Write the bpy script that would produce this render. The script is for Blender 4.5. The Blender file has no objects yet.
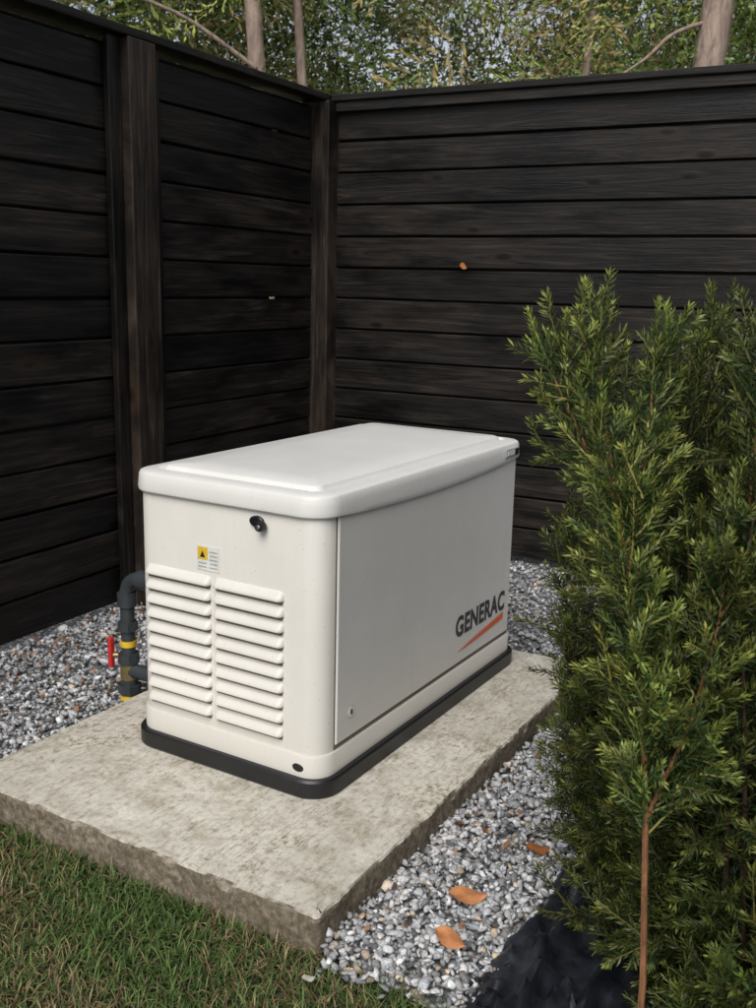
import bpy, bmesh, math, random
import numpy as np
from mathutils import Vector, Matrix
from mathutils import noise as mn
random.seed(7); rng=np.random.default_rng(11)
scene=bpy.context.scene
R=math.radians
# ------------------------------------------------------------------ frames
PADZ=0.0763
CAMZ=1.3312+PADZ
GEN=(-.1294,2.3804); GT=1.0318; GL=1.272; GW=.676
PADC=np.array([-.1082,1.9055]); PT=1.0406
FC=np.array([-.351,5.6597]); FT=1.084; FH=2.364
PL=np.array([math.cos(PT),math.sin(PT)]); PS=np.array([-math.sin(PT),math.cos(PT)])
def padw(l,s): return PADC+l*PL+s*PS

# ------------------------------------------------------------------ helpers
def link(o,parent=None):
    scene.collection.objects.link(o)
    if parent: o.parent=parent
    return o
def empty(name,loc=(0,0,0),rz=0):
    e=bpy.data.objects.new(name,None); e.location=loc; e.rotation_euler=(0,0,rz)
    return link(e)
def obj(name,verts,faces,mat=None,parent=None,smooth=None,loc=None,rot=None):
    me=bpy.data.meshes.new(name); me.from_pydata([tuple(map(float,v)) for v in verts],[],faces); me.update()
    o=bpy.data.objects.new(name,me)
    if mat: me.materials.append(mat)
    if smooth is not None:
        me.shade_smooth()
        me.set_sharp_from_angle(angle=R(smooth))
    if loc: o.location=loc
    if rot: o.rotation_euler=rot
    return link(o,parent)
def fast(name,V,F,mat,parent=None,col=None,smooth=False):
    V=np.ascontiguousarray(V,dtype=np.float32); F=np.ascontiguousarray(F,dtype=np.int32)
    n=F.shape[1]; me=bpy.data.meshes.new(name)
    me.vertices.add(len(V)); me.vertices.foreach_set('co',V.ravel())
    me.loops.add(F.size); me.loops.foreach_set('vertex_index',F.ravel())
    me.polygons.add(len(F)); me.polygons.foreach_set('loop_start',np.arange(len(F),dtype=np.int32)*n)
    try: me.polygons.foreach_set('loop_total',np.full(len(F),n,dtype=np.int32))
    except Exception: pass
    if smooth: me.polygons.foreach_set('use_smooth',np.ones(len(F),dtype=bool))
    me.update(calc_edges=True)
    if col is not None:
        a=me.color_attributes.new('col','FLOAT_COLOR','POINT')
        c=np.ones((len(V),4),dtype=np.float32); c[:,:3]=col; a.data.foreach_set('color',c.ravel())
    me.materials.append(mat)
    o=bpy.data.objects.new(name,me); return link(o,parent)
def bevel(o,w,seg=2,ang=30):
    m=o.modifiers.new('bev','BEVEL'); m.width=w; m.segments=seg; m.limit_method='ANGLE'; m.angle_limit=R(ang)
    return o
def box(name,x0,x1,y0,y1,z0,z1,mat,parent=None,bev=0):
    v=[(x0,y0,z0),(x1,y0,z0),(x1,y1,z0),(x0,y1,z0),(x0,y0,z1),(x1,y0,z1),(x1,y1,z1),(x0,y1,z1)]
    f=[(0,3,2,1),(4,5,6,7),(0,1,5,4),(1,2,6,5),(2,3,7,6),(3,0,4,7)]
    o=obj(name,v,f,mat,parent)
    if bev: bevel(o,bev)
    return o
def rr(x0,x1,y0,y1,r,nc=8,ns=10):
    pts=[]
    cs=[(x1-r,y0+r,-90),(x1-r,y1-r,0),(x0+r,y1-r,90),(x0+r,y0+r,180)]
    for k,(cx,cy,a0) in enumerate(cs):
        for i in range(nc+1):
            a=R(a0+90*i/nc); pts.append((cx+r*math.cos(a),cy+r*math.sin(a)))
        nx=cs[(k+1)%4]; a=R(a0+90)
        p=pts[-1]; q=(nx[0]+r*math.cos(a),nx[1]+r*math.sin(a))
        for i in range(1,ns): pts.append((p[0]+(q[0]-p[0])*i/ns,p[1]+(q[1]-p[1])*i/ns))
    return pts
def loft(name,rings,mat,parent,smooth=35,cap0=True,cap1=True):
    n=len(rings[0]); V=[p for r in rings for p in r]; F=[]
    for i in range(len(rings)-1):
        for j in range(n):
            k=(j+1)%n; F.append((i*n+j,i*n+k,(i+1)*n+k,(i+1)*n+j))
    if cap0: F.append(tuple(range(n-1,-1,-1)))
    if cap1: F.append(tuple(range((len(rings)-1)*n,len(rings)*n)))
    return obj(name,V,F,mat,parent,smooth)
def tube(name,pts,rad,mat,parent=None,n=14,smooth=40):
    pts=[Vector(p) for p in pts]; rings=[]
    if not hasattr(rad,'__len__'): rad=[rad]*len(pts)
    up=Vector((0.13,0.27,0.95)).normalized()
    prev=None
    for i,p in enumerate(pts):
        t=(pts[min(i+1,len(pts)-1)]-pts[max(i-1,0)]).normalized()
        if prev is None: a=t.cross(up if abs(t.dot(up))<.95 else Vector((1,0,0))).normalized()
        else: a=(prev-t*prev.dot(t)).normalized()
        prev=a; b=t.cross(a)
        rings.append([tuple(p+(a*math.cos(2*math.pi*k/n)+b*math.sin(2*math.pi*k/n))*rad[i]) for k in range(n)])
    return loft(name,rings,mat,parent,smooth)

# ------------------------------------------------------------------ materials
def newmat(name):
    m=bpy.data.materials.new(name); m.use_nodes=True; nt=m.node_tree
    b=nt.nodes['Principled BSDF']; return m,nt,b
def coords(nt,scale=(1,1,1),kind='Object',add=None,rot=0):
    tc=nt.nodes.new('ShaderNodeTexCoord'); mp=nt.nodes.new('ShaderNodeMapping'); mp.inputs['Scale'].default_value=scale
    mp.inputs['Rotation'].default_value=(0,0,rot)
    src=tc.outputs[kind]
    if add is not None:
        va=nt.nodes.new('ShaderNodeVectorMath'); va.operation='ADD'; nt.links.new(src,va.inputs[0]); nt.links.new(add,va.inputs[1]); src=va.outputs[0]
    nt.links.new(src,mp.inputs['Vector']); return mp.outputs[0]
def noise(nt,vec,scale,detail=5,rough=.6,dist=0):
    n=nt.nodes.new('ShaderNodeTexNoise'); n.inputs['Scale'].default_value=scale; n.inputs['Detail'].default_value=detail
    n.inputs['Roughness'].default_value=rough; n.inputs['Distortion'].default_value=dist
    nt.links.new(vec,n.inputs['Vector']); return n.outputs['Fac']
def ramp(nt,fac,stops):
    r=nt.nodes.new('ShaderNodeValToRGB'); e=r.color_ramp.elements
    while len(e)<len(stops): e.new(.5)
    for x,(p,c) in zip(e,stops):
        x.position=p; x.color=(c[0],c[1],c[2],1) if hasattr(c,'__len__') else (c,c,c,1)
    nt.links.new(fac,r.inputs['Fac']); return r.outputs['Color']
def mix(nt,fac,a,b,mode='MIX'):
    m=nt.nodes.new('ShaderNodeMix'); m.data_type='RGBA'; m.blend_type=mode
    for s,v in ((m.inputs[0],fac),(m.inputs[6],a),(m.inputs[7],b)):
        if isinstance(v,(int,float)): s.default_value=v
        elif isinstance(v,tuple): s.default_value=(v[0],v[1],v[2],1)
        else: nt.links.new(v,s)
    return m.outputs[2]
def bump(nt,h,strength,dist,b,prev=None):
    n=nt.nodes.new('ShaderNodeBump'); n.inputs['Strength'].default_value=strength; n.inputs['Distance'].default_value=dist
    nt.links.new(h,n.inputs['Height'])
    if prev: nt.links.new(prev,n.inputs['Normal'])
    nt.links.new(n.outputs[0],b.inputs['Normal']); return n.outputs[0]
def simple(name,c,rough=.5,metal=0,spec=.5,var=.12,sc=30):
    m,nt,b=newmat(name)
    f=noise(nt,coords(nt),sc,3)
    lo=tuple(x*(1-var) for x in c); hi=tuple(min(1,x*(1+var)) for x in c)
    nt.links.new(ramp(nt,f,[(.3,lo),(.7,hi)]),b.inputs['Base Color'])
    b.inputs['Roughness'].default_value=rough; b.inputs['Metallic'].default_value=metal; b.inputs['Specular IOR Level'].default_value=spec
    return m
def enamel(name,c,rough=.42):
    m,nt,b=newmat(name); v=coords(nt)
    f=noise(nt,v,3,4,.65)
    base=ramp(nt,f,[(.3,tuple(x*.92 for x in c)),(.65,c)])
    vs=coords(nt,(14,14,1.2)); st=noise(nt,vs,3,4,.6)
    base=mix(nt,ramp(nt,st,[(.55,0.0),(.8,.18)]),base,(c[0]*.72,c[1]*.69,c[2]*.62))
    sp=noise(nt,v,150,2,.5)
    base=mix(nt,ramp(nt,sp,[(.70,0.0),(.75,.55)]),base,(.25,.22,.18))
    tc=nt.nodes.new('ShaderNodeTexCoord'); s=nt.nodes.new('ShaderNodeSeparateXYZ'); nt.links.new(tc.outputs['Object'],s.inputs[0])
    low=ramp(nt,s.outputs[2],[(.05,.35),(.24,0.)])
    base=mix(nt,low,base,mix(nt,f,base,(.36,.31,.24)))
    nt.links.new(base,b.inputs['Base Color'])
    b.inputs['Roughness'].default_value=rough
    b.inputs['Specular IOR Level'].default_value=.45
    bump(nt,noise(nt,v,420,1),.05,.002,b)
    return m
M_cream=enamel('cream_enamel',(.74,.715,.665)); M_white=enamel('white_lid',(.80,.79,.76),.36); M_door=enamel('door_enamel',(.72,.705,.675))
M_black=simple('black_plastic',(.012,.012,.013),.42)
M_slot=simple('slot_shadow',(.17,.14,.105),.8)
M_orange=simple('orange_decal',(.72,.12,.03),.45); M_blk=simple('black_decal',(.02,.02,.022),.4)
M_lab=simple('label_white',(.72,.72,.68),.5); M_yel=simple('label_yellow',(.75,.48,.03),.5); M_grayp=simple('label_gray',(.35,.36,.37),.4)
M_chrome=simple('chrome',(.6,.6,.62),.25,.9)

def wood(name,tint=1.0,warm=0):
    m,nt,b=newmat(name)
    at=nt.nodes.new('ShaderNodeAttribute'); at.attribute_name='col'
    sc=nt.nodes.new('ShaderNodeVectorMath'); sc.operation='SCALE'; sc.inputs['Scale'].default_value=37.
    nt.links.new(at.outputs['Color'],sc.inputs[0])
    v=coords(nt,(.8,1,15),add=sc.outputs[0])
    g=noise(nt,v,2.0,5,.70,1.7)
    vk=coords(nt,(2.2,2.2,5.5),add=sc.outputs[0])
    vo=nt.nodes.new('ShaderNodeTexVoronoi'); vo.inputs['Scale'].default_value=1.0; nt.links.new(vk,vo.inputs['Vector'])
    k=ramp(nt,vo.outputs['Distance'],[(.055,1.0),(.12,.0)])
    halo=ramp(nt,vo.outputs['Distance'],[(.10,.85),(.26,.0)])
    patch=noise(nt,coords(nt,(1.6,2,5),add=sc.outputs[0]),1.5,3,.6)
    c=ramp(nt,g,[(.30,(.0030,.0029,.003)),(.48,(.0075,.0070,.0068)),(.60,(.0165,.0145,.0132)),(.74,(.038,.0325,.028))])
    c=mix(nt,1.,c,ramp(nt,patch,[(.35,(.42,.42,.45)),(.65,(1.65,1.52,1.4))]),'MULTIPLY')
    c=mix(nt,halo,c,(.019,.0135,.010))
    c=mix(nt,k,c,(.0022,.002,.002))
    sepx=nt.nodes.new('ShaderNodeSeparateColor'); nt.links.new(at.outputs['Color'],sepx.inputs[0])
    tone=ramp(nt,sepx.outputs[0],[(0,(.5*tint,.5*tint,.52*tint)),(1,(1.65*tint,(1.52-warm)*tint,(1.4-warm*2)*tint))])
    c=mix(nt,1.0,c,tone,'MULTIPLY')
    nt.links.new(c,b.inputs['Base Color'])
    nt.links.new(ramp(nt,patch,[(.35,.38),(.65,.62)]),b.inputs['Roughness'])
    b.inputs['Specular IOR Level'].default_value=.28
    bump(nt,mix(nt,k,g,(1.,1.,1.)),.7,.005,b)
    return m
M_wood=wood('black_stained_wood'); M_post=wood('black_stained_post',1.9,.12); M_cap=wood('black_stained_cap',.6)

def concrete():
    m,nt,b=newmat('concrete'); v=coords(nt)
    a=noise(nt,v,2.0,5,.68); f=noise(nt,v,55,6,.76); md=noise(nt,v,13,5,.7,.4)
    top=ramp(nt,a,[(.3,(.50,.47,.405)),(.5,(.61,.58,.515)),(.7,(.69,.665,.605))])
    top=mix(nt,.9,top,ramp(nt,md,[(.35,(.68,.64,.57)),(.5,(.97,.97,.96)),(.65,(1.1,1.1,1.1))]),'MULTIPLY')
    top=mix(nt,.75,top,ramp(nt,f,[(.34,(.45,.42,.36)),(.46,(.93,.93,.92)),(.6,(1.07,1.07,1.07))]),'MULTIPLY')
    wm=noise(nt,v,3.1,6,.75,.6)
    for (r_,sc_,th,am) in ((.55,(13,80,20),.60,.6),(2.1,(13,90,20),.61,.6),(-.25,(17,95,20),.62,.55)):
        s=noise(nt,coords(nt,sc_,rot=r_),1.0,2,.5,1.2)
        mk=mix(nt,1.,ramp(nt,s,[(th,0.),(th+.05,am)]),ramp(nt,wm,[(.42,.25),(.6,1.)]),'MULTIPLY')
        top=mix(nt,mk,top,(.20,.155,.10))
    worn=mix(nt,ramp(nt,f,[(.4,0.),(.55,1.)]),(.20,.165,.115),(.68,.63,.54))
    top=mix(nt,ramp(nt,wm,[(.54,0.),(.60,.65)]),top,worn)
    vo=nt.nodes.new('ShaderNodeTexVoronoi'); vo.inputs['Scale'].default_value=85; nt.links.new(v,vo.inputs['Vector'])
    vb=nt.nodes.new('ShaderNodeRGBToBW'); nt.links.new(vo.outputs['Color'],vb.inputs[0])
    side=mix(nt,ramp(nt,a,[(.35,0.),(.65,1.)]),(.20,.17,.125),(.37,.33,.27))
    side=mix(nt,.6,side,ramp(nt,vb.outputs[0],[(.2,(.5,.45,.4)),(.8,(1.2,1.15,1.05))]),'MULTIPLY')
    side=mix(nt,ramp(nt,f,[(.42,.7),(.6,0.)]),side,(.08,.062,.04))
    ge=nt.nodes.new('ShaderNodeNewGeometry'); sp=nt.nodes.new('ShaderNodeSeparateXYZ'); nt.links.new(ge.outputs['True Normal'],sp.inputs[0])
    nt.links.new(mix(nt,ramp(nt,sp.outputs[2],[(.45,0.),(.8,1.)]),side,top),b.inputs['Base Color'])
    b.inputs['Roughness'].default_value=.88; b.inputs['Specular IOR Level'].default_value=.25
    bump(nt,f,.6,.004,b)
    return m
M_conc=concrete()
def attrmat(name,rough=.7,spec=.3,trans=0,nsc=0):
    m,nt,b=newmat(name); at=nt.nodes.new('ShaderNodeAttribute'); at.attribute_name='col'
    c=at.outputs['Color']
    if nsc:
        f=noise(nt,coords(nt),nsc,2,.7); c=mix(nt,1.,c,ramp(nt,f,[(.3,(.65,)*3),(.7,(1.25,)*3)]),'MULTIPLY')
    nt.links.new(c,b.inputs['Base Color']); b.inputs['Roughness'].default_value=rough; b.inputs['Specular IOR Level'].default_value=spec
    return m
M_stone=attrmat('crushed_stone',.8,.25,0,140); M_grass=attrmat('grass_blades',.6,.3); M_yew=attrmat('yew_needles',.45,.35)
M_bgleaf=attrmat('tree_foliage',.75,.15); M_litter=attrmat('leaf_litter',.8,.2)
def bark(name,a,b_,sc=25):
    m,nt,b=newmat(name); v=coords(nt,(1,1,.25)); f=noise(nt,v,sc,4,.7,.6)
    nt.links.new(ramp(nt,f,[(.3,a),(.7,b_)]),b.inputs['Base Color']); b.inputs['Roughness'].default_value=.85
    bump(nt,f,.7,.01,b); return m
M_bark=bark('tree_bark',(.13,.09,.07),(.42,.32,.26)); M_stem=bark('yew_stem',(.09,.035,.015),(.33,.15,.065),60); M_stemd=bark('yew_stem_dark',(.03,.018,.010),(.09,.05,.028),60)  # second yew bark has the same pattern in darker browns
def groundmat():
    m,nt,b=newmat('lawn_soil'); v=coords(nt); f=noise(nt,v,60,5,.7); a=noise(nt,v,3,4,.6)
    c=mix(nt,a,ramp(nt,f,[(.3,(.02,.018,.010)),(.7,(.09,.07,.04))]),ramp(nt,f,[(.3,(.018,.026,.009)),(.7,(.06,.075,.025))]))
    nt.links.new(c,b.inputs['Base Color']); b.inputs['Roughness'].default_value=.95; bump(nt,f,.8,.02,b); return m
def gravelbed():
    m,nt,b=newmat('gravel_bed'); v=coords(nt); vo=nt.nodes.new('ShaderNodeTexVoronoi'); vo.inputs['Scale'].default_value=80; nt.links.new(v,vo.inputs['Vector'])
    bw=nt.nodes.new('ShaderNodeRGBToBW'); nt.links.new(vo.outputs['Color'],bw.inputs[0])
    c=ramp(nt,bw.outputs[0],[(.2,(.16,.16,.16)),(.5,(.34,.34,.345)),(.8,(.52,.52,.53))])
    c=mix(nt,ramp(nt,vo.outputs['Distance'],[(.3,0.),(.7,.9)]),c,(.05,.05,.05))
    nt.links.new(c,b.inputs['Base Color']); b.inputs['Roughness'].default_value=.9; bump(nt,vo.outputs['Distance'],-1,.01,b); return m

# ------------------------------------------------------------------ ground
S=60
obj('ground',[(-S,-S,-.03),(S,-S,-.03),(S,S,-.03),(-S,S,-.03)],[(0,1,2,3)],groundmat())
gp=[padw(0.02,2.9),padw(0.02,.02),padw(-.02,-.3),padw(-.6,-1.1),padw(-.9,-4),padw(4.6,-4),padw(4.6,2.9)]
obj('gravel_bed',[(p[0],p[1],-.012) for p in gp],[tuple(range(len(gp)-1,-1,-1))],gravelbed())

def edge_l(s): return -.01+.35*np.minimum(0,s+.3)+.025*np.sin(s*19)
def stones():
    phi=(1+5**.5)/2
    iv=np.array([(-1,phi,0),(1,phi,0),(-1,-phi,0),(1,-phi,0),(0,-1,phi),(0,1,phi),(0,-1,-phi),(0,1,-phi),(phi,0,-1),(phi,0,1),(-phi,0,-1),(-phi,0,1)])/math.sqrt(1+phi*phi)
    fi=np.array([(0,11,5),(0,5,1),(0,1,7),(0,7,10),(0,10,11),(1,5,9),(5,11,4),(11,10,2),(10,7,6),(7,1,8),(3,9,4),(3,4,2),(3,2,6),(3,6,8),(3,8,9),(4,9,5),(2,4,11),(6,2,10),(8,6,7),(9,8,1)])
    P=[]
    def region(l0,l1,s0,s1,n,size,zs=.012):
        l=rng.uniform(l0,l1,n); s=rng.uniform(s0,s1,n)
        w=PADC+np.outer(l,PL)+np.outer(s,PS)
        keep=~((l>-.005)&(l<1.765)&(s>0.0)&(s<1.17))
        FL=np.array([math.cos(FT),math.sin(FT)]); nL=np.array([math.sin(FT),-math.cos(FT)])
        d=w-FC; keep&=(d@nL>.02)&(d@FL<-.02)
        keep&=~((l<0)&(s>-.02))
        keep&=(l>edge_l(s)+rng.normal(0,.025,n)) | (s>0)
        w=w[keep]; k=len(w)
        P.append(np.c_[w,rng.uniform(-.008,zs,k),size*np.exp(rng.normal(-.12,.28,k))])
    region(-.3,2.2,-.37,0,7300,.0108,.014)
    region(0,3.0,1.17,2.25,12500,.0108,.012)
    region(1.76,4.6,-1.6,1.2,13000,.0112,.010)
    P=np.vstack(P); n=len(P)
    q=rng.normal(size=(n,4)); q/=np.linalg.norm(q,axis=1)[:,None]
    a,b,c,d=q.T
    Rm=np.stack([1-2*(c*c+d*d),2*(b*c-a*d),2*(b*d+a*c),2*(b*c+a*d),1-2*(b*b+d*d),2*(c*d-a*b),2*(b*d-a*c),2*(c*d+a*b),1-2*(b*b+c*c)],1).reshape(n,3,3)
    sc=np.stack([rng.uniform(.85,1.5,n),rng.uniform(.6,1.0,n),rng.uniform(.4,.75,n)],1)
    v=iv[None]*rng.uniform(.6,1.32,(n,12,1))*sc[:,None,:]*P[:,3][:,None,None]
    v=np.einsum('nij,nkj->nki',Rm,v); v[:,:,2]*=.8
    v+=P[:,None,:3]
    F=(fi[None]+12*np.arange(n)[:,None,None]).reshape(-1,3)
    g=rng.choice([.12,.24,.36,.48,.60,.74],n,p=[.06,.15,.25,.26,.18,.10])*rng.uniform(.88,1.12,n)
    tint=rng.normal(0,.02,n)
    col=np.stack([g*(1+tint-.01),g,g*(1-tint+.025)],1); br=rng.random(n)<.05; col[br]*=np.array([1.1,.88,.66])
    return fast('gravel',v.reshape(-1,3),F,M_stone,None,np.repeat(col,12,0))
stones()

# ------------------------------------------------------------------ concrete pad
def pad():
    e=empty('concrete_pad',(PADC[0],PADC[1],0),PT)
    Lx,Ly=1.76,1.165
    per=rr(0,Lx,0,Ly,.012,3,140)
    rings=[]
    prof=[(-.08,.0),(-.02,.0),(.0,.0),(.015,0),(.03,.0),(.042,0),(.054,.0),(.064,.0),(.071,.002),(PADZ-.001,.006),(PADZ,.022)]
    for k,(z,ins) in enumerate(prof):
        ring=[]
        for (x,y) in per:
            nx=-1 if x<.013 else (1 if x>Lx-.013 else 0); ny=-1 if y<.013 else (1 if y>Ly-.013 else 0)
            d=mn.noise(Vector((x*11,y*11,z*18)))*.006+mn.noise(Vector((x*45,y*45,z*45)))*.0045
            chip=max(0,mn.noise(Vector((x*10+5,y*10,0)))-.22)*.03 if k in(7,8,9) else 0
            if x<.12 and y<.12: chip=0
            if k>=9: d*=.45
            if k==10: d=0
            i=ins+chip*(1 if k<9 else .4)-d
            ring.append((x+i if nx<0 else (x-i if nx>0 else x), y+i if ny<0 else (y-i if ny>0 else y), z-(chip*.5 if k in(7,8) else 0)))
        rings.append(ring)
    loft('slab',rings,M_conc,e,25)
pad()

# ------------------------------------------------------------------ fences
def boards_mesh(name,L,Hh,mat,parent,seed=1):
    r=np.random.default_rng(seed); V=[];C=[];F=[]
    pitch=.1625; n=int((Hh-.05)/pitch)+1
    def add(x0,x1,z0,z1,y0,y1,c,b=.005):
        o=len(V)
        prof=[(y1,z0),(y0+b,z0),(y0,z0+b),(y0,z1-b),(y0+b,z1),(y1,z1)]
        for x in (x0,x1):
            for (y,z) in prof: V.append((x,y,z)); C.append(c)
        k=len(prof)
        for i in range(k):
            j=(i+1)%k; F.append((o+i,o+j,o+k+j,o+k+i))
        F.append(tuple(o+i for i in range(k-1,-1,-1))); F.append(tuple(o+k+i for i in range(k)))
    for (a,b) in L:
        for i in range(n):
            c=(r.random(),r.random(),r.random()); dy=r.normal(0,.003)
            z0=.03+i*pitch; gap=.009+max(0,r.normal(0,.002)); z1=min(z0+pitch-gap,Hh-.037)
            if z1-z0<.03: continue
            add(a,b,z0,z1,-.02+dy,.012+dy,c)
            if i<n-1:
                x=a
                while x<b:
                    e=min(b,x+r.uniform(.8,2.6))
                    add(x,e,z1-.012,z1+gap+.010,.0165,.024,(c[0]*.3,c[1],c[2]),.001)
                    x=e+(r.uniform(.02,.06) if r.random()<.12 else 0.0005)
    me=bpy.data.meshes.new(name); me.from_pydata(V,[],F); me.update()
    at=me.color_attributes.new('col','FLOAT_COLOR','POINT')
    at.data.foreach_set('color',np.c_[np.array(C),np.ones(len(C))].astype(np.float32).ravel())
    me.materials.append(mat); o=bpy.data.objects.new(name,me); return link(o,parent)
def wbox(name,x0,x1,y0,y1,z0,z1,mat,parent,bev=.004,vert=False):
    if vert:
        o=box(name,z0,z1,y0,y1,-x1,-x0,mat,parent,bev); o.rotation_euler=(0,R(-90),0)
    else: o=box(name,x0,x1,y0,y1,z0,z1,mat,parent,bev)
    me=o.data; at=me.color_attributes.new('col','FLOAT_COLOR','POINT'); c=[.5+.4*random.random()]+[random.random() for _ in range(2)]
    at.data.foreach_set('color',np.array([c+[1.]]*len(me.vertices),dtype=np.float32).ravel()); return o
eL=empty('wooden_fence',(FC[0],FC[1],0),FT)
PX=-1.53
boards_mesh('boards',[(-5.2,PX-.02),(PX+.02,-.06)],FH,M_wood,eL,seed=3)
wbox('post',PX-.08,PX+.08,-.105,.03,0,FH-.036,M_post,eL,.006,True)
wbox('post_trim_1',PX-.15,PX-.082,-.060,-.030,0,FH-.036,M_wood,eL,.004,True)
wbox('post_trim_2',PX+.082,PX+.15,-.060,-.030,0,FH-.036,M_wood,eL,.004,True)
wbox('cap',-5.2,.10,-.10,.07,FH-.034,FH,M_cap,eL,.005)
wbox('far_post',-4.0,-3.86,-.11,-.030,0,FH-.036,M_post,eL,.006,True)
eR=empty('wooden_fence',(FC[0],FC[1],0),FT-math.pi/2)
boards_mesh('boards',[(.06,5.4)],FH,M_wood,eR,seed=9)
wbox('cap',.10,5.4,-.07,.07,FH-.034,FH-.001,M_cap,eR,.005)
wbox('corner_post',-.05,.12,-.12,.03,0,FH-.036,M_post,eR,.006,True)
wbox('top_rail',.121,5.4,-.054,-.030,FH-.085,FH-.037,M_wood,eR,.004)

# ------------------------------------------------------------------ generator
G=empty('standby_generator',(GEN[0],GEN[1],PADZ),GT)
def ring(ins,z,r,x0=0,x1=GL,y0=0,y1=GW):
    return [(x,y,z) for x,y in rr(x0+ins,x1-ins,y0+ins,y1-ins,max(r-ins,.01))]
RC=.078
loft('base',[ring(.001,0,RC),ring(-.004,.006,RC),ring(-.004,.046,RC),ring(.001,.052,RC),ring(.03,.053,RC)],M_black,G)
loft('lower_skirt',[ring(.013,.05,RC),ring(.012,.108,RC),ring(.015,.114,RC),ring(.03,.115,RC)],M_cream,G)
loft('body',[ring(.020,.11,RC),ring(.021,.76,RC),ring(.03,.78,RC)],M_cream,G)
HZ=.757
def lring(ins,z,r=.085,curve=0):
    out=[]; ins=ins+.006
    for x,y in rr(ins,GL-ins,ins,GW-ins,max(r-ins,.03),10,16):
        t=min(1,max(0,(x-.08)/(GL-.16))); d=curve*math.sin(math.pi*t)**.8 if y<.06 else 0
        out.append((x,y,z-d))
    return out
loft('lid',[lring(.012,HZ+.012,curve=.020),lring(.003,HZ,curve=.020),lring(.0005,HZ+.003,curve=.019),lring(-.001,HZ+.012,curve=.015),lring(.001,.787),lring(.0025,.804),lring(.006,.810),lring(.012,.813),lring(.032,.8155),lring(.050,.817),lring(.055,.8115),lring(.064,.811),lring(.070,.824),lring(.076,.827),lring(.16,.831),lring(.26,.833)],M_white,G,28)
D0,D1=.088,1.20
def door():
    n=24; V=[];F=[]
    zt=.752; zb=.128
    xs=np.r_[D0,np.linspace(D0+.004,D1-.004,n-1),D1]; zs=[zb,zb+.004,.3,.5,.62,.68,.72,zt]
    for z in zs:
        for x in xs:
            edge=min(1,min(x-D0,D1-x)/.004)
            o=.0045*edge*(0 if z==zb else 1)
            V.append((x,.0205-.0015-o,z))
    for i in range(len(zs)-1):
        for j in range(n):
            a=i*(n+1)+j; F.append((a,a+1,a+n+2,a+n+1))
    obj('door',V,F,M_door,G,30)
door()
box('door_gap_side',D0-.005,D0-.001,.0188,.022,.118,.756,M_slot,G)
box('door_gap_end',D1+.001,D1+.005,.0188,.022,.118,.756,M_slot,G)
box('door_gap_bottom',D0-.005,D1+.005,.0186,.0225,.1165,.1255,M_slot,G)
def louvers(y0,y1,z0,rows,pitch,name):
    V=[];F=[];n=26; h=.027
    prof=[(0,h),(.004,h-.0015),(.015,h-.015),(.0185,.007),(.0185,.003),(.015,.0),(0,0.003)]
    for r in range(rows):
        base=len(V); zz=z0+r*pitch
        for i in range(n+1):
            u=.5-.5*math.cos(math.pi*i/n)
            y=y0+(y1-y0)*u; d=min(y-y0,y1-y); e=min(1,d/.013); e=math.sqrt(max(0,1-(1-e)**2))
            for (o,z) in prof:
                V.append((.0205-o*e,y,zz+z*(.5+.5*e)+ (1-e)*.003))
        k=len(prof)
        for i in range(n):
            for j in range(k-1):
                a=base+i*k+j; F.append((a,a+k,a+k+1,a+1))
    obj(name,V,F,M_cream,G,38)
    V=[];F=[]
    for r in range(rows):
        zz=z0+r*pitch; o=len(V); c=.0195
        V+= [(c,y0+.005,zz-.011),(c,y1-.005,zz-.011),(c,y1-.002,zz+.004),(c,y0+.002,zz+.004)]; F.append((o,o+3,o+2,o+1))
    obj(name+'_slot_shade',V,F,M_slot,G)  # flat tan strips below the slats, painting the shadow in the gaps
LZ0,LP=.149,.0417
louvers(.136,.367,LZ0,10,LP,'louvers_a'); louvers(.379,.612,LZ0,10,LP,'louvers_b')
lb=(.350,.428,.565,.633)
box('warning_label',.0188,.0205,lb[0],lb[1],lb[2],lb[3],M_lab,G)
box('label_band',.0180,.0187,lb[0]+.040,lb[1]-.004,lb[2]+.03,lb[3]-.004,M_yel,G)
for i in range(5): box('label_line_%d'%i,.0181,.0187,lb[0]+.006,lb[1]-.044-.003*(i%2),lb[2]+.008+i*.011,lb[2]+.011+i*.011,M_grayp,G)
for i in range(2): box('label_text_%d'%i,.0181,.0187,lb[0]+.044,lb[1]-.006,lb[2]+.008+i*.01,lb[2]+.011+i*.01,M_grayp,G)
obj('label_triangle',[(.0176,lb[0]+.048,lb[2]+.036),(.0176,lb[0]+.066,lb[2]+.036),(.0176,lb[0]+.057,lb[2]+.054)],[(0,2,1)],M_blk,G)
def disc(name,loc,r,th,mat,axis='x',sy=1,n=24):
    rs=[]
    for (k,rad) in ((0,r),(th*.7,r),(th,r*.85)):
        if axis=='x': rs.append([(loc[0]-k,loc[1]+math.cos(2*math.pi*i/n)*rad*sy,loc[2]+math.sin(2*math.pi*i/n)*rad) for i in range(n)])
        else: rs.append([(loc[0]+math.cos(2*math.pi*i/n)*rad*sy,loc[1]-k,loc[2]+math.sin(2*math.pi*i/n)*rad) for i in range(n)])
    return loft(name,rs,mat,G,40)
disc('latch_cup',(.021,.222,.726),.015,.009,M_black,'x',1.5)
disc('latch_lock',(.012,.200,.718),.0135,.018,M_black,'x',1.0)
disc('latch_key',(-.006,.200,.718),.006,.002,M_chrome,'x',1.0)
disc('skirt_plug',(.017,.085,.078),.012,.006,M_black,'x',1.5)
disc('emblem_ring',(.16,.0155,.20),.019,.002,M_grayp,'y',1.0); disc('emblem_face',(.16,.0135,.20),.0165,.001,M_lab,'y',1.0)
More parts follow.
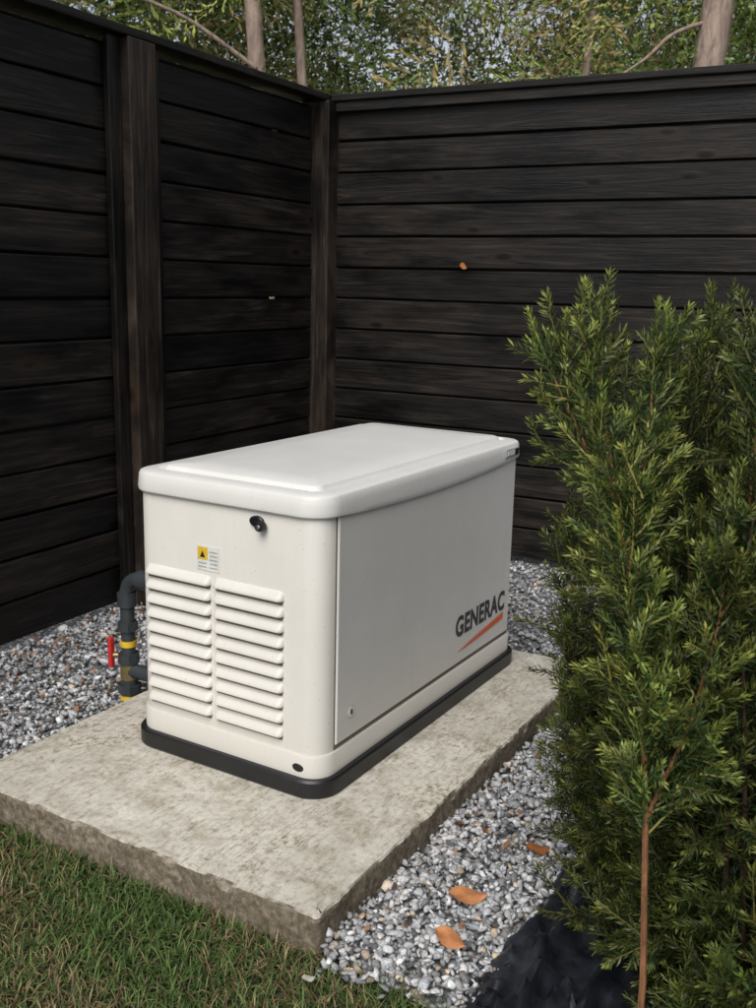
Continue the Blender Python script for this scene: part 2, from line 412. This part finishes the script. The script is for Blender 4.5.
disc('emblem_mark',(.16,.0125,.20),.008,.001,M_blk,'y',.6)
def text(body,x,z,w,h,y,mat,name):
    c=bpy.data.curves.new(name,'FONT'); c.body=body; c.size=1; c.extrude=.004; c.offset=.034; c.space_character=1.06
    o=bpy.data.objects.new(name,c); link(o,None); bpy.context.view_layer.update()
    dg=bpy.context.evaluated_depsgraph_get(); me=bpy.data.meshes.new_from_object(o.evaluated_get(dg))
    bpy.data.objects.remove(o); v=np.array([p.co[:] for p in me.vertices]); mn_,mx=v.min(0),v.max(0)
    for p in me.vertices:
        a=(p.co.x-mn_[0])/(mx[0]-mn_[0])*w; b=(p.co.y-mn_[1])/(mx[1]-mn_[1])*h; d=p.co.z
        p.co=(x+a,y-d*.1,z+b)
    me.materials.append(mat); o=bpy.data.objects.new(name,me); return link(o,G)
text('GENERAC',.78,.220,.378,.071,.0135,M_blk,'logo_text')
sw=[];n=16
for i in range(n+1):
    t=i/n; sw.append((.80+.350*t,.0128,.168+.020*t**1.5))
for i in range(n,-1,-1):
    t=i/n; sw.append((.80+.350*t,.0128,.168+.042*t**.9+.001))
obj('logo_swoosh',sw,[tuple(range(len(sw)))],M_orange,G)
box('lid_badge',1.08,1.185,-.001,.006,.770,.798,M_grayp,G,.003); box('lid_badge_text',1.09,1.145,-.0025,-.001,.777,.791,M_lab,G); box('lid_badge_dark',1.15,1.18,-.0025,-.001,.773,.795,M_blk,G)

# ------------------------------------------------------------------ gas pipe
M_pipe=simple('gray_pipe',(.040,.047,.052),.38); M_red=simple('red_handle',(.55,.03,.03),.4); M_brass=simple('brass',(.30,.23,.11),.4,.7)
GP=empty('gas_pipe',(GEN[0],GEN[1],PADZ),GT)
px,py=.31,.990; EZ=.375
arc=[(px,GW-.02,EZ),(px,py-.06,EZ)]+[(px,py-.06+.06*math.sin(R(a)),EZ-.06+.06*math.cos(R(a))) for a in (15,30,45,60,75,90)]+[(px,py,.25),(px,py,.02)]
tube('riser',arc,.024,M_pipe,GP)
tube('elbow_collar',[(px,py,EZ-.055),(px,py,EZ-.10)],.032,M_pipe,GP); tube('elbow_collar_b',[(px,py-.06,EZ),(px,py-.11,EZ)],.032,M_pipe,GP)
tube('lower_pipe',[(px,py,.03),(px,py,-.10)],.028,M_pipe,GP); tube('union',[(px,py,.0),(px,py,-.03)],.038,M_pipe,GP,8)
tube('union_b',[(px,py,.11),(px,py,.075)],.035,M_pipe,GP,8); tube('valve_body',[(px,py,.075),(px,py,.02)],.030,M_brass,GP,10)
tube('collar_c',[(px,py,.22),(px,py,.19)],.033,M_pipe,GP,8)
tube('valve_stem',[(px,py,.10),(px-.025,py+.045,.10)],.010,M_brass,GP); box('valve_handle',px-.042,px-.022,py+.040,py+.056,.06,.165,M_red,GP,.004)
tube('tag_a',[(px,py,.155),(px,py,.135)],.0265,M_yel,GP); tube('tag_b',[(px,py,-.035),(px,py,-.052)],.032,M_yel,GP)
tube('side_pipe',[(px,py-.01,.05),(px+.02,GW-.02,.05)],.024,M_pipe,GP); tube('side_union',[(px+.01,py-.12,.05),(px+.012,py-.16,.05)],.036,M_pipe,GP,8)

# ------------------------------------------------------------------ grass
def grass():
    n=80000
    l=-rng.uniform(0,1,n)*1.15+.01; s=rng.uniform(-.75,2.0,n)
    ok=~((s<0)&(l>edge_l(s)+.01))
    l,s=l[ok],s[ok]; n=len(l); w=PADC+np.outer(l,PL)+np.outer(s,PS)
    ln=rng.uniform(.02,.06,n); lg=rng.random(n)<.04; ln[lg]*=1.5
    az=rng.uniform(0,2*math.pi,n); lean=rng.uniform(.5,1.8,n); wd=rng.uniform(.0011,.0023,n)
    dx,dy=np.cos(az),np.sin(az); base=np.c_[w,np.full(n,-.03)]
    ang=np.zeros(n)+lean*.35; p=base.copy()
    P=[p.copy()]
    for k in range(3):
        st=ln/3; p=p+np.c_[dx*np.sin(ang)*st,dy*np.sin(ang)*st,np.cos(ang)*st]; P.append(p.copy()); ang+=lean*.45
    side=np.c_[-dy,dx,np.zeros(n)]
    V=np.zeros((n,8,3))
    for k,wf in enumerate((1,.9,.65,.12)):
        V[:,2*k]=P[k]-side*(wd*wf)[:,None]; V[:,2*k+1]=P[k]+side*(wd*wf)[:,None]
    f=np.array([(0,1,3,2),(2,3,5,4),(4,5,7,6)]); F=(f[None]+8*np.arange(n)[:,None,None]).reshape(-1,4)
    pal=np.array([(.055,.105,.024),(.085,.145,.036),(.125,.185,.052),(.32,.25,.13),(.18,.12,.065)])
    patch=np.sin(w[:,0]*5.1+1)*np.cos(w[:,1]*6.3)+.6*np.sin(w[:,0]*13+w[:,1]*9)
    dry=np.clip(.32+.22*patch,0.08,.8); r=rng.random(n)
    idx=np.where(r<dry*.5,4,np.where(r<dry,3,rng.integers(0,3,n)))
    c=pal[idx]*rng.uniform(.7,1.25,(n,1))
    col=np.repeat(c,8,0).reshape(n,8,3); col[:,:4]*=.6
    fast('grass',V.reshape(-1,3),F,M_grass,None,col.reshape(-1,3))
grass()

# ------------------------------------------------------------------ shoots / instancing
def rot_from(dirs,roll):
    z=dirs/np.linalg.norm(dirs,axis=1)[:,None]
    ref=np.where(np.abs(z[:,2:3])<.95,np.array([[0,0,1.]]),np.array([[1.,0,0]]))
    x=np.cross(ref,z); x/=np.linalg.norm(x,axis=1)[:,None]; y=np.cross(z,x)
    c,s=np.cos(roll)[:,None],np.sin(roll)[:,None]
    return np.stack([x*c+y*s,-x*s+y*c,z],2)
def scatter(tmpl,pos,dirs,roll,scale,tint):
    V,F,C=tmpl; Rm=rot_from(dirs,roll); n=len(pos)
    v=np.einsum('nij,kj->nki',Rm,V)*scale[:,None,None]+pos[:,None]
    f=(F[None]+len(V)*np.arange(n)[:,None,None]).reshape(-1,F.shape[1])
    c=C[None]*tint[:,None,:]
    return v.reshape(-1,3),f,c.reshape(-1,3)
def yew_shoot(L,seed,pitch=.0022):
    r=np.random.default_rng(seed); n=int(L/pitch); V=[];F=[];C=[]
    bend=r.normal(0,.12)
    def axis(t): return np.array([bend*L*t*t,0,L*t])
    for k in range(3):
        t0,t1=k/3,(k+1)/3; a,b=axis(t0),axis(t1); d=np.array([.7,.7,0])
        o=len(V); w0=.0018*(1-.6*t0); w1=.0018*(1-.6*t1)
        V+= [a-d*w0,a+d*w0,b+d*w1,b-d*w1]; F.append((o,o+1,o+2,o+3)); C+=[(.11,.11,.03)]*4
    for i in range(n):
        t=(i+.5)/n; p=axis(t); ph=i*2.4+r.normal(0,.3)
        c,s=math.cos(ph),math.sin(ph)*.6
        ln=(.0195*min(1,(1-t)*4+.45)*min(1,t*5+.5))*r.uniform(.85,1.12)
        el=R(68-22*t+r.normal(0,6))
        d=np.array([c*math.sin(el),s*math.sin(el),math.cos(el)]); d/=np.linalg.norm(d)
        tip=p+d*ln+np.array([0,0,.003]); side=np.cross(d,np.array([r.normal(0,.4),r.normal(0,.4),1.])); side/=np.linalg.norm(side)
        mid=p+d*ln*.55; w=.0018
        o=len(V); V+=[p,mid+side*w,tip,mid-side*w]; F.append((o,o+1,o+2,o+3))
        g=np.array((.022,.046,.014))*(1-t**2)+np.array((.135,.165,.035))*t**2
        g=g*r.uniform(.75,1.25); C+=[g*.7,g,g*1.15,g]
    return np.array(V),np.array(F),np.array(C)
LENS=[.05,.08,.115,.155]
TM=[[yew_shoot(L,10*i+j) for j in range(3)] for i,L in enumerate(LENS)]
NLD=6
def yew(name,stems,seed,parent):
    r=np.random.default_rng(seed); batches={}
    def shoot(p,d,li,tint):
        batches.setdefault((li,int(r.integers(3))),[]).append((p,d,r.uniform(0,6.28),r.uniform(.85,1.15),tint))
    def stem(pts,rad,dens,tstart,lens,bright,tipl=True):
        pts=np.array(pts); m=len(pts)
        seg=np.linalg.norm(np.diff(pts,axis=0),axis=1); L=seg.sum(); cum=np.r_[0,np.cumsum(seg)]
        n=int(L*(1-tstart)*dens)
        for k in range(n):
            t=tstart+(1-tstart)*(k+r.random())/n; s=t*L; i=min(m-2,np.searchsorted(cum,s)-1); i=max(i,0)
            f=(s-cum[i])/seg[i]; p=pts[i]*(1-f)+pts[i+1]*f; ax=(pts[i+1]-pts[i])/seg[i]
            a=k*2.4+r.normal(0,.4); side=np.array([math.cos(a),math.sin(a),0.]); side-=ax*side.dot(ax); side/=np.linalg.norm(side)+1e-6
            el=R(r.uniform(38,68)-18*t); d=side*math.sin(el)+ax*math.cos(el)+np.array([0,0,.12])
            li=int(np.clip(round(lens*(1-t*.6)+r.normal(0,.6)),0,3)); b=bright*r.uniform(.6,1.35)
            tint=np.array([b*r.uniform(.95,1.2),b,b*r.uniform(.85,1.1)])
            shoot(p,d,li,tint)
            if li>=1:
                for q in range(li):
                    dd=d/np.linalg.norm(d); pp=p+dd*LENS[li]*r.uniform(.2,.85); e=r.normal(size=3); e-=dd*e.dot(dd); e/=np.linalg.norm(e)
                    shoot(pp,dd*.75+e*.65+np.array([0,0,.1]),int(r.integers(0,li)),tint*r.uniform(.85,1.15))
        if tipl: shoot(pts[-1],pts[-1]-pts[-2],2,np.array([1.3,1.3,1.])*bright)
    for st in stems: stem(*st)
    Vs,Fs,Cs=[],[],[];o=0
    for (li,j),b in batches.items():
        p=np.array([x[0] for x in b]);d=np.array([x[1] for x in b]);ro=np.array([x[2] for x in b]);sc=np.array([x[3] for x in b]);ti=np.array([x[4] for x in b])
        v,f,c=scatter(TM[li][j],p,d,ro,sc,ti); Vs.append(v);Fs.append(f+o);Cs.append(c);o+=len(v)
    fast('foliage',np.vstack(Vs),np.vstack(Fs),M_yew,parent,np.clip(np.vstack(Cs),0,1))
    for i,st in enumerate(stems):
        pts=st[0]; m=len(pts); tube('stem_%d'%i,pts,[st[1]*(1-.75*k/(m-1)) for k in range(m)],M_stem if i>=len(stems)-NLD else M_stemd,parent,7)
    return sum(len(b) for b in batches.values())
def curve(p0,p1,bow,n=9,wob=.012):
    p0=np.array(p0,float);p1=np.array(p1,float);out=[]
    a,b=random.random()*6,random.random()*6
    for i in range(n):
        t=i/(n-1); p=p0*(1-t)+p1*t; p=p+np.array(bow)*math.sin(math.pi*t)*1.0
        p[0]+=wob*math.sin(a+t*9)*t; p[1]+=wob*math.cos(b+t*8)*t; out.append(p)
    return out
BC=np.array([1.035,1.92])
stems=[]
rs=np.random.default_rng(5)
for i in range(112):
    a=2*math.pi*(i*.618034)%(2*math.pi); q=math.sqrt(rs.uniform(0.03,1))
    ex=.64*math.cos(a)*q; ey=.80*math.sin(a)*q
    top=np.array([BC[0]+ex,BC[1]+ey,(1.49-.50*q**3)*rs.uniform(.78,1.03)])
    b0=np.array([BC[0]+ex*.65,BC[1]+ey*.65,-.02])
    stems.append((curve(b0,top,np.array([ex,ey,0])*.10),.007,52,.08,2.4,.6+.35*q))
for i in range(60):
    a=i*2*math.pi/60+rs.normal(0,.05)
    ex=.63*math.cos(a); ey=.82*math.sin(a)
    b0=np.array([BC[0]+ex*.45,BC[1]+ey*.45,rs.uniform(.0,.25)])
    k=rs.uniform(.86,1.04)
    top=np.array([BC[0]+ex*k,BC[1]+ey*k,[.16,.34,.55,.75][i%4]*rs.uniform(.85,1.1)])
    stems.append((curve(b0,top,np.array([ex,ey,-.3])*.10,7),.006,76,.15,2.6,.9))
YB=empty('yew_bush')
ld=[(.455,1.44,-.02),(.453,1.44,.30),(.440,1.46,.58),(.428,1.50,.78),(.412,1.56,.94),(.395,1.64,1.08),(.380,1.72,1.22),(.372,1.78,1.33)]
def A(*p): return [np.array(q,float) for q in p]
stems.append((A(*ld),.0065,125,.40,2.3,1.9))
stems.append((A((.398,1.63,1.06),(.355,1.70,1.14),(.318,1.75,1.22),(.292,1.79,1.285)),.004,95,.10,1.7,1.9))
stems.append((A((.41,1.57,.96),(.44,1.64,1.09),(.465,1.72,1.21),(.48,1.78,1.31)),.004,95,.05,1.9,1.6))
stems.append((A((.43,1.50,.78),(.412,1.52,.86),(.402,1.55,.94)),.004,95,.05,1.7,1.6))
stems.append((A((.44,1.46,.58),(.50,1.47,.74),(.54,1.50,.90),(.56,1.54,1.05)),.004,110,.02,2.0,1.4))
stems.append((A((.70,1.68,.5),(.64,1.64,.8),(.62,1.64,1.1),(.625,1.66,1.35)),.005,75,.1,2.1,1.3))
nsh=yew('yew_bush',stems,4,YB)
print('shoots',nsh)

# ------------------------------------------------------------------ landscape fabric
def fabric():
    nx,ny=150,80; V=[];F=[]
    for i in range(nx):
        for j in range(ny):
            l=-.45+2.4*i/(nx-1); s=-.33-.8*j/(ny-1)+.05*mn.noise(Vector((l*4,3,0)))
            w=padw(l,s); t=min(1,j/5)
            r1=1-abs(mn.noise(Vector((l*4+s*2,s*7,0))))*2.4; r2=1-abs(mn.noise(Vector((l*12-s*8,s*16,4))))*2.8; r3=1-abs(mn.noise(Vector((l*24+s*18,s*20,8))))*3
            z=-.004+t*(.020+.05*max(0,r1)**3+.024*max(0,r2)**4+.014*max(0,r3)**4)
            V.append((w[0],w[1],z))
    for i in range(nx-1):
        for j in range(ny-1):
            a=i*ny+j; F.append((a,a+1,a+ny+1,a+ny))
    m,nt,b=newmat('woven_fabric'); v=coords(nt); f=noise(nt,v,25,4,.6)
    nt.links.new(ramp(nt,f,[(.3,(.007,.008,.011)),(.7,(.022,.026,.034))]),b.inputs['Base Color']); b.inputs['Roughness'].default_value=.36
    bump(nt,f,.4,.006,b)
    obj('landscape_fabric',V,F,m,None,60)
fabric()

# ------------------------------------------------------------------ fallen leaves
def leafmat(n,c):
    m,nt,b=newmat(n); v=coords(nt); f=noise(nt,v,40,4,.7)
    nt.links.new(ramp(nt,f,[(.3,tuple(x*.6 for x in c)),(.65,c)]),b.inputs['Base Color']); b.inputs['Roughness'].default_value=.6; return m
ML=leafmat('dry_leaf',(.60,.25,.10)); ML2=leafmat('dry_leaf_b',(.45,.16,.05))
def leaf(w,z,L,rz,tilt=(0,0),mat=ML):
    n=14;V=[];F=[]
    for i in range(n+1):
        t=i/n; x=(t-.5)*L; hw=.34*L*math.sin(math.pi*t**.85)**.8*(1+.05*math.sin(i*2.3)) if 0<t<1 else .0005
        for k,q in enumerate((-1,-.5,0,.5,1)):
            V.append((x,q*hw,.10*L*abs(q)**1.5*math.sin(t*5+1)*.8+.12*L*(t-.5)**2+(-.012*L if q==0 else 0)))
    for i in range(n):
        for k in range(4): a=i*5+k; F.append((a,a+5,a+6,a+1))
    obj('fallen_leaf',V,F,mat,None,60,(w[0],w[1],z),(tilt[0],tilt[1],rz))
leaf((.179,1.922),.024,.075,-.6,(.1,.1)); leaf((.231,2.079),.026,.09,-.15,(.05,-.12)); leaf((.423,2.287),.024,.065,.3,(.15,.1),ML2)
leaf((-.12,1.80),.012,.03,.4,(.1,.1),leafmat('pale_leaf',(.6,.58,.5)))
fl=FC+.875*np.array([math.sin(FT),-math.cos(FT)])-.035*np.array([math.cos(FT),math.sin(FT)]); leaf((fl[0],fl[1]),1.505,.05,.2,(1.2,.2),ML2)
def litter():
    n=420; l=rng.uniform(.2,3.4,n); s=np.where(rng.random(n)<.6,rng.normal(1.85,.13,n),rng.uniform(1.2,2.0,n)); w=PADC+np.outer(l,PL)+np.outer(s,PS)
    m=60; w=np.vstack([w,PADC+np.outer(rng.uniform(0,1.6,m),PL)+np.outer(rng.uniform(-.4,-.03,m),PS)])
    d=w-FC; ok=d@np.array([math.sin(FT),-math.cos(FT)])>.03; w=w[ok]; n=len(w)
    t=np.array([(-1,0,0),(-.2,.4,.1),(1,0,.15),(.1,-.45,0)]); a=rng.uniform(0,6.28,n); L=rng.uniform(.006,.02,n)
    ca,sa=np.cos(a),np.sin(a); v=np.zeros((n,4,3))
    v[:,:,0]=(t[None,:,0]*ca[:,None]-t[None,:,1]*sa[:,None])*L[:,None]+w[:,0:1]; v[:,:,1]=(t[None,:,0]*sa[:,None]+t[None,:,1]*ca[:,None])*L[:,None]+w[:,1:2]
    v[:,:,2]=.020+t[None,:,2]*L[:,None]+rng.normal(0,.004,(n,4))
    c=np.array([.28,.13,.06])*rng.uniform(.4,1.5,(n,1))
    fast('leaf_litter',v.reshape(-1,3),np.arange(4*n).reshape(n,4),M_litter,None,np.repeat(c,4,0))
litter()

# ------------------------------------------------------------------ background trees
def spray(seed):
    r=np.random.default_rng(seed); V=[];F=[];C=[]
    for b in range(10):
        t=b/10; sgn=1 if b%2 else -1
        p0=np.array([0,0,.5*t]); d=np.array([sgn*.8,r.normal(0,.2),.55]); d/=np.linalg.norm(d); L=.24*(1-.6*t)
        for k in range(8):
            u=(k+.5)/8; p=p0+d*L*u; e=d+r.normal(0,.32,3); e/=np.linalg.norm(e); s=np.cross(e,np.array([r.normal(0,.3),1,r.normal(0,.3)])); s/=np.linalg.norm(s)
            ln=r.uniform(.03,.075); w=r.uniform(.007,.012); o=len(V)
            V+=[p,p+e*ln*.5+s*w,p+e*ln,p+e*ln*.5-s*w]; F.append((o,o+1,o+2,o+3)); g=r.uniform(.7,1.3); C+=[(g,g,g)]*4
    return np.array(V),np.array(F),np.array(C)
BT=empty('background_trees')
def bgtrees():
    Vs,Fs,Cs=[],[],[];o=0
    for j in range(4):
        t=spray(j); k=1600
        m=90; cy=np.sort(rng.uniform(8.0,12.8,m)); cx=rng.uniform(-6,6.2,m); cz=rng.uniform(1.7,5.2,m)
        ct=(1.45-1.15*np.clip((cy-8.0)/4.6,0,1))*rng.uniform(.6,1.35,m); ck=rng.integers(0,4,m)  # clusters farther back tinted darker, painting the shade between clumps
        ci=rng.integers(0,m,k); off=rng.normal(0,1,(k,3))*np.array([.50,.35,.26]); off[:,2]-=.25*np.abs(off[:,0])
        pos=np.c_[cx,cy,cz][ci]+off
        dr=rng.normal(0,.7,(k,3))+off*np.array([1.2,1.2,0]); dr[:,2]-=.75
        base=np.array([(.08,.125,.035),(.15,.215,.06),(.24,.29,.08),(.22,.18,.08)])[np.clip(ck[ci]+(rng.random(k)<.12),0,3)]
        tint=base*rng.uniform(.7,1.35,(k,1))*ct[ci][:,None]
        v,f,c=scatter(t,pos,dr,rng.uniform(0,6.28,k),rng.uniform(.7,1.5,k),tint); Vs.append(v);Fs.append(f+o);Cs.append(c);o+=len(v)
    fast('foliage',np.vstack(Vs),np.vstack(Fs),M_bgleaf,BT,np.clip(np.vstack(Cs),0,.6))
bgtrees()
def trunk(name,p0,p1,r0,r1,bow=(0,0,0)):
    c=curve(p0,p1,bow,10,.05); tube(name,c,[r0+(r1-r0)*i/9 for i in range(10)],M_bark,BT,10)
trunk('trunk_1',(-.62,7.6,0),(-1.30,7.9,6),.075,.05)
trunk('trunk_2',(-.55,8.2,0),(-.80,8.3,6),.045,.03)
trunk('trunk_3',(2.05,7.2,0),(2.45,7.3,6),.12,.09,(-.1,0,0))
trunk('trunk_4',(-3.0,7.5,0),(-2.9,7.6,6),.10,.07)
trunk('trunk_5',(1.45,8.6,0),(1.75,8.8,6),.04,.03)
trunk('branch_1',(-.95,7.7,2.9),(-2.2,7.3,3.35),.018,.008,(0,0,.12))
trunk('branch_2',(2.3,7.25,3.2),(1.5,7.2,2.75),.018,.008,(0,0,.1))

# ------------------------------------------------------------------ light
SAZ,SEL=R(197),R(48)
w=bpy.data.worlds.new('World'); scene.world=w; w.use_nodes=True; nt=w.node_tree
sky=nt.nodes.new('ShaderNodeTexSky'); sky.sky_type='NISHITA'; sky.sun_disc=False; sky.sun_elevation=SEL; sky.sun_rotation=SAZ
bw=nt.nodes.new('ShaderNodeRGBToBW'); mx=nt.nodes.new('ShaderNodeMix'); mx.data_type='RGBA'; mx.inputs[0].default_value=.75
bg=nt.nodes['Background']; nt.links.new(sky.outputs[0],bw.inputs[0]); nt.links.new(sky.outputs[0],mx.inputs[6]); nt.links.new(bw.outputs[0],mx.inputs[7]); nt.links.new(mx.outputs[2],bg.inputs[0]); bg.inputs[1].default_value=.15
sl=bpy.data.lights.new('sun','SUN'); sl.energy=2.7; sl.angle=R(38); sl.color=(1,.96,.90); so=bpy.data.objects.new('sun',sl); link(so)
sd=Vector((math.sin(SAZ)*math.cos(SEL),math.cos(SAZ)*math.cos(SEL),math.sin(SEL)))
so.rotation_euler=sd.to_track_quat('Z','Y').to_euler()
scene.view_settings.view_transform='Standard'; scene.view_settings.look='None'; scene.view_settings.exposure=0

# ------------------------------------------------------------------ camera
cd=bpy.data.cameras.new('camera'); cam=bpy.data.objects.new('camera',cd); link(cam); scene.camera=cam
cd.sensor_fit='VERTICAL'; cd.sensor_height=36; cd.sensor_width=27; cd.lens=1001.9/1008*36; cd.clip_end=300; cd.clip_start=.05
cd.dof.use_dof=True; cd.dof.focus_distance=2.5; cd.dof.aperture_fstop=9
cam.matrix_world=Matrix.Translation((0,0,CAMZ))@Matrix.Rotation(math.pi/2-.2164,4,'X')@Matrix.Rotation(.0235,4,'Z')
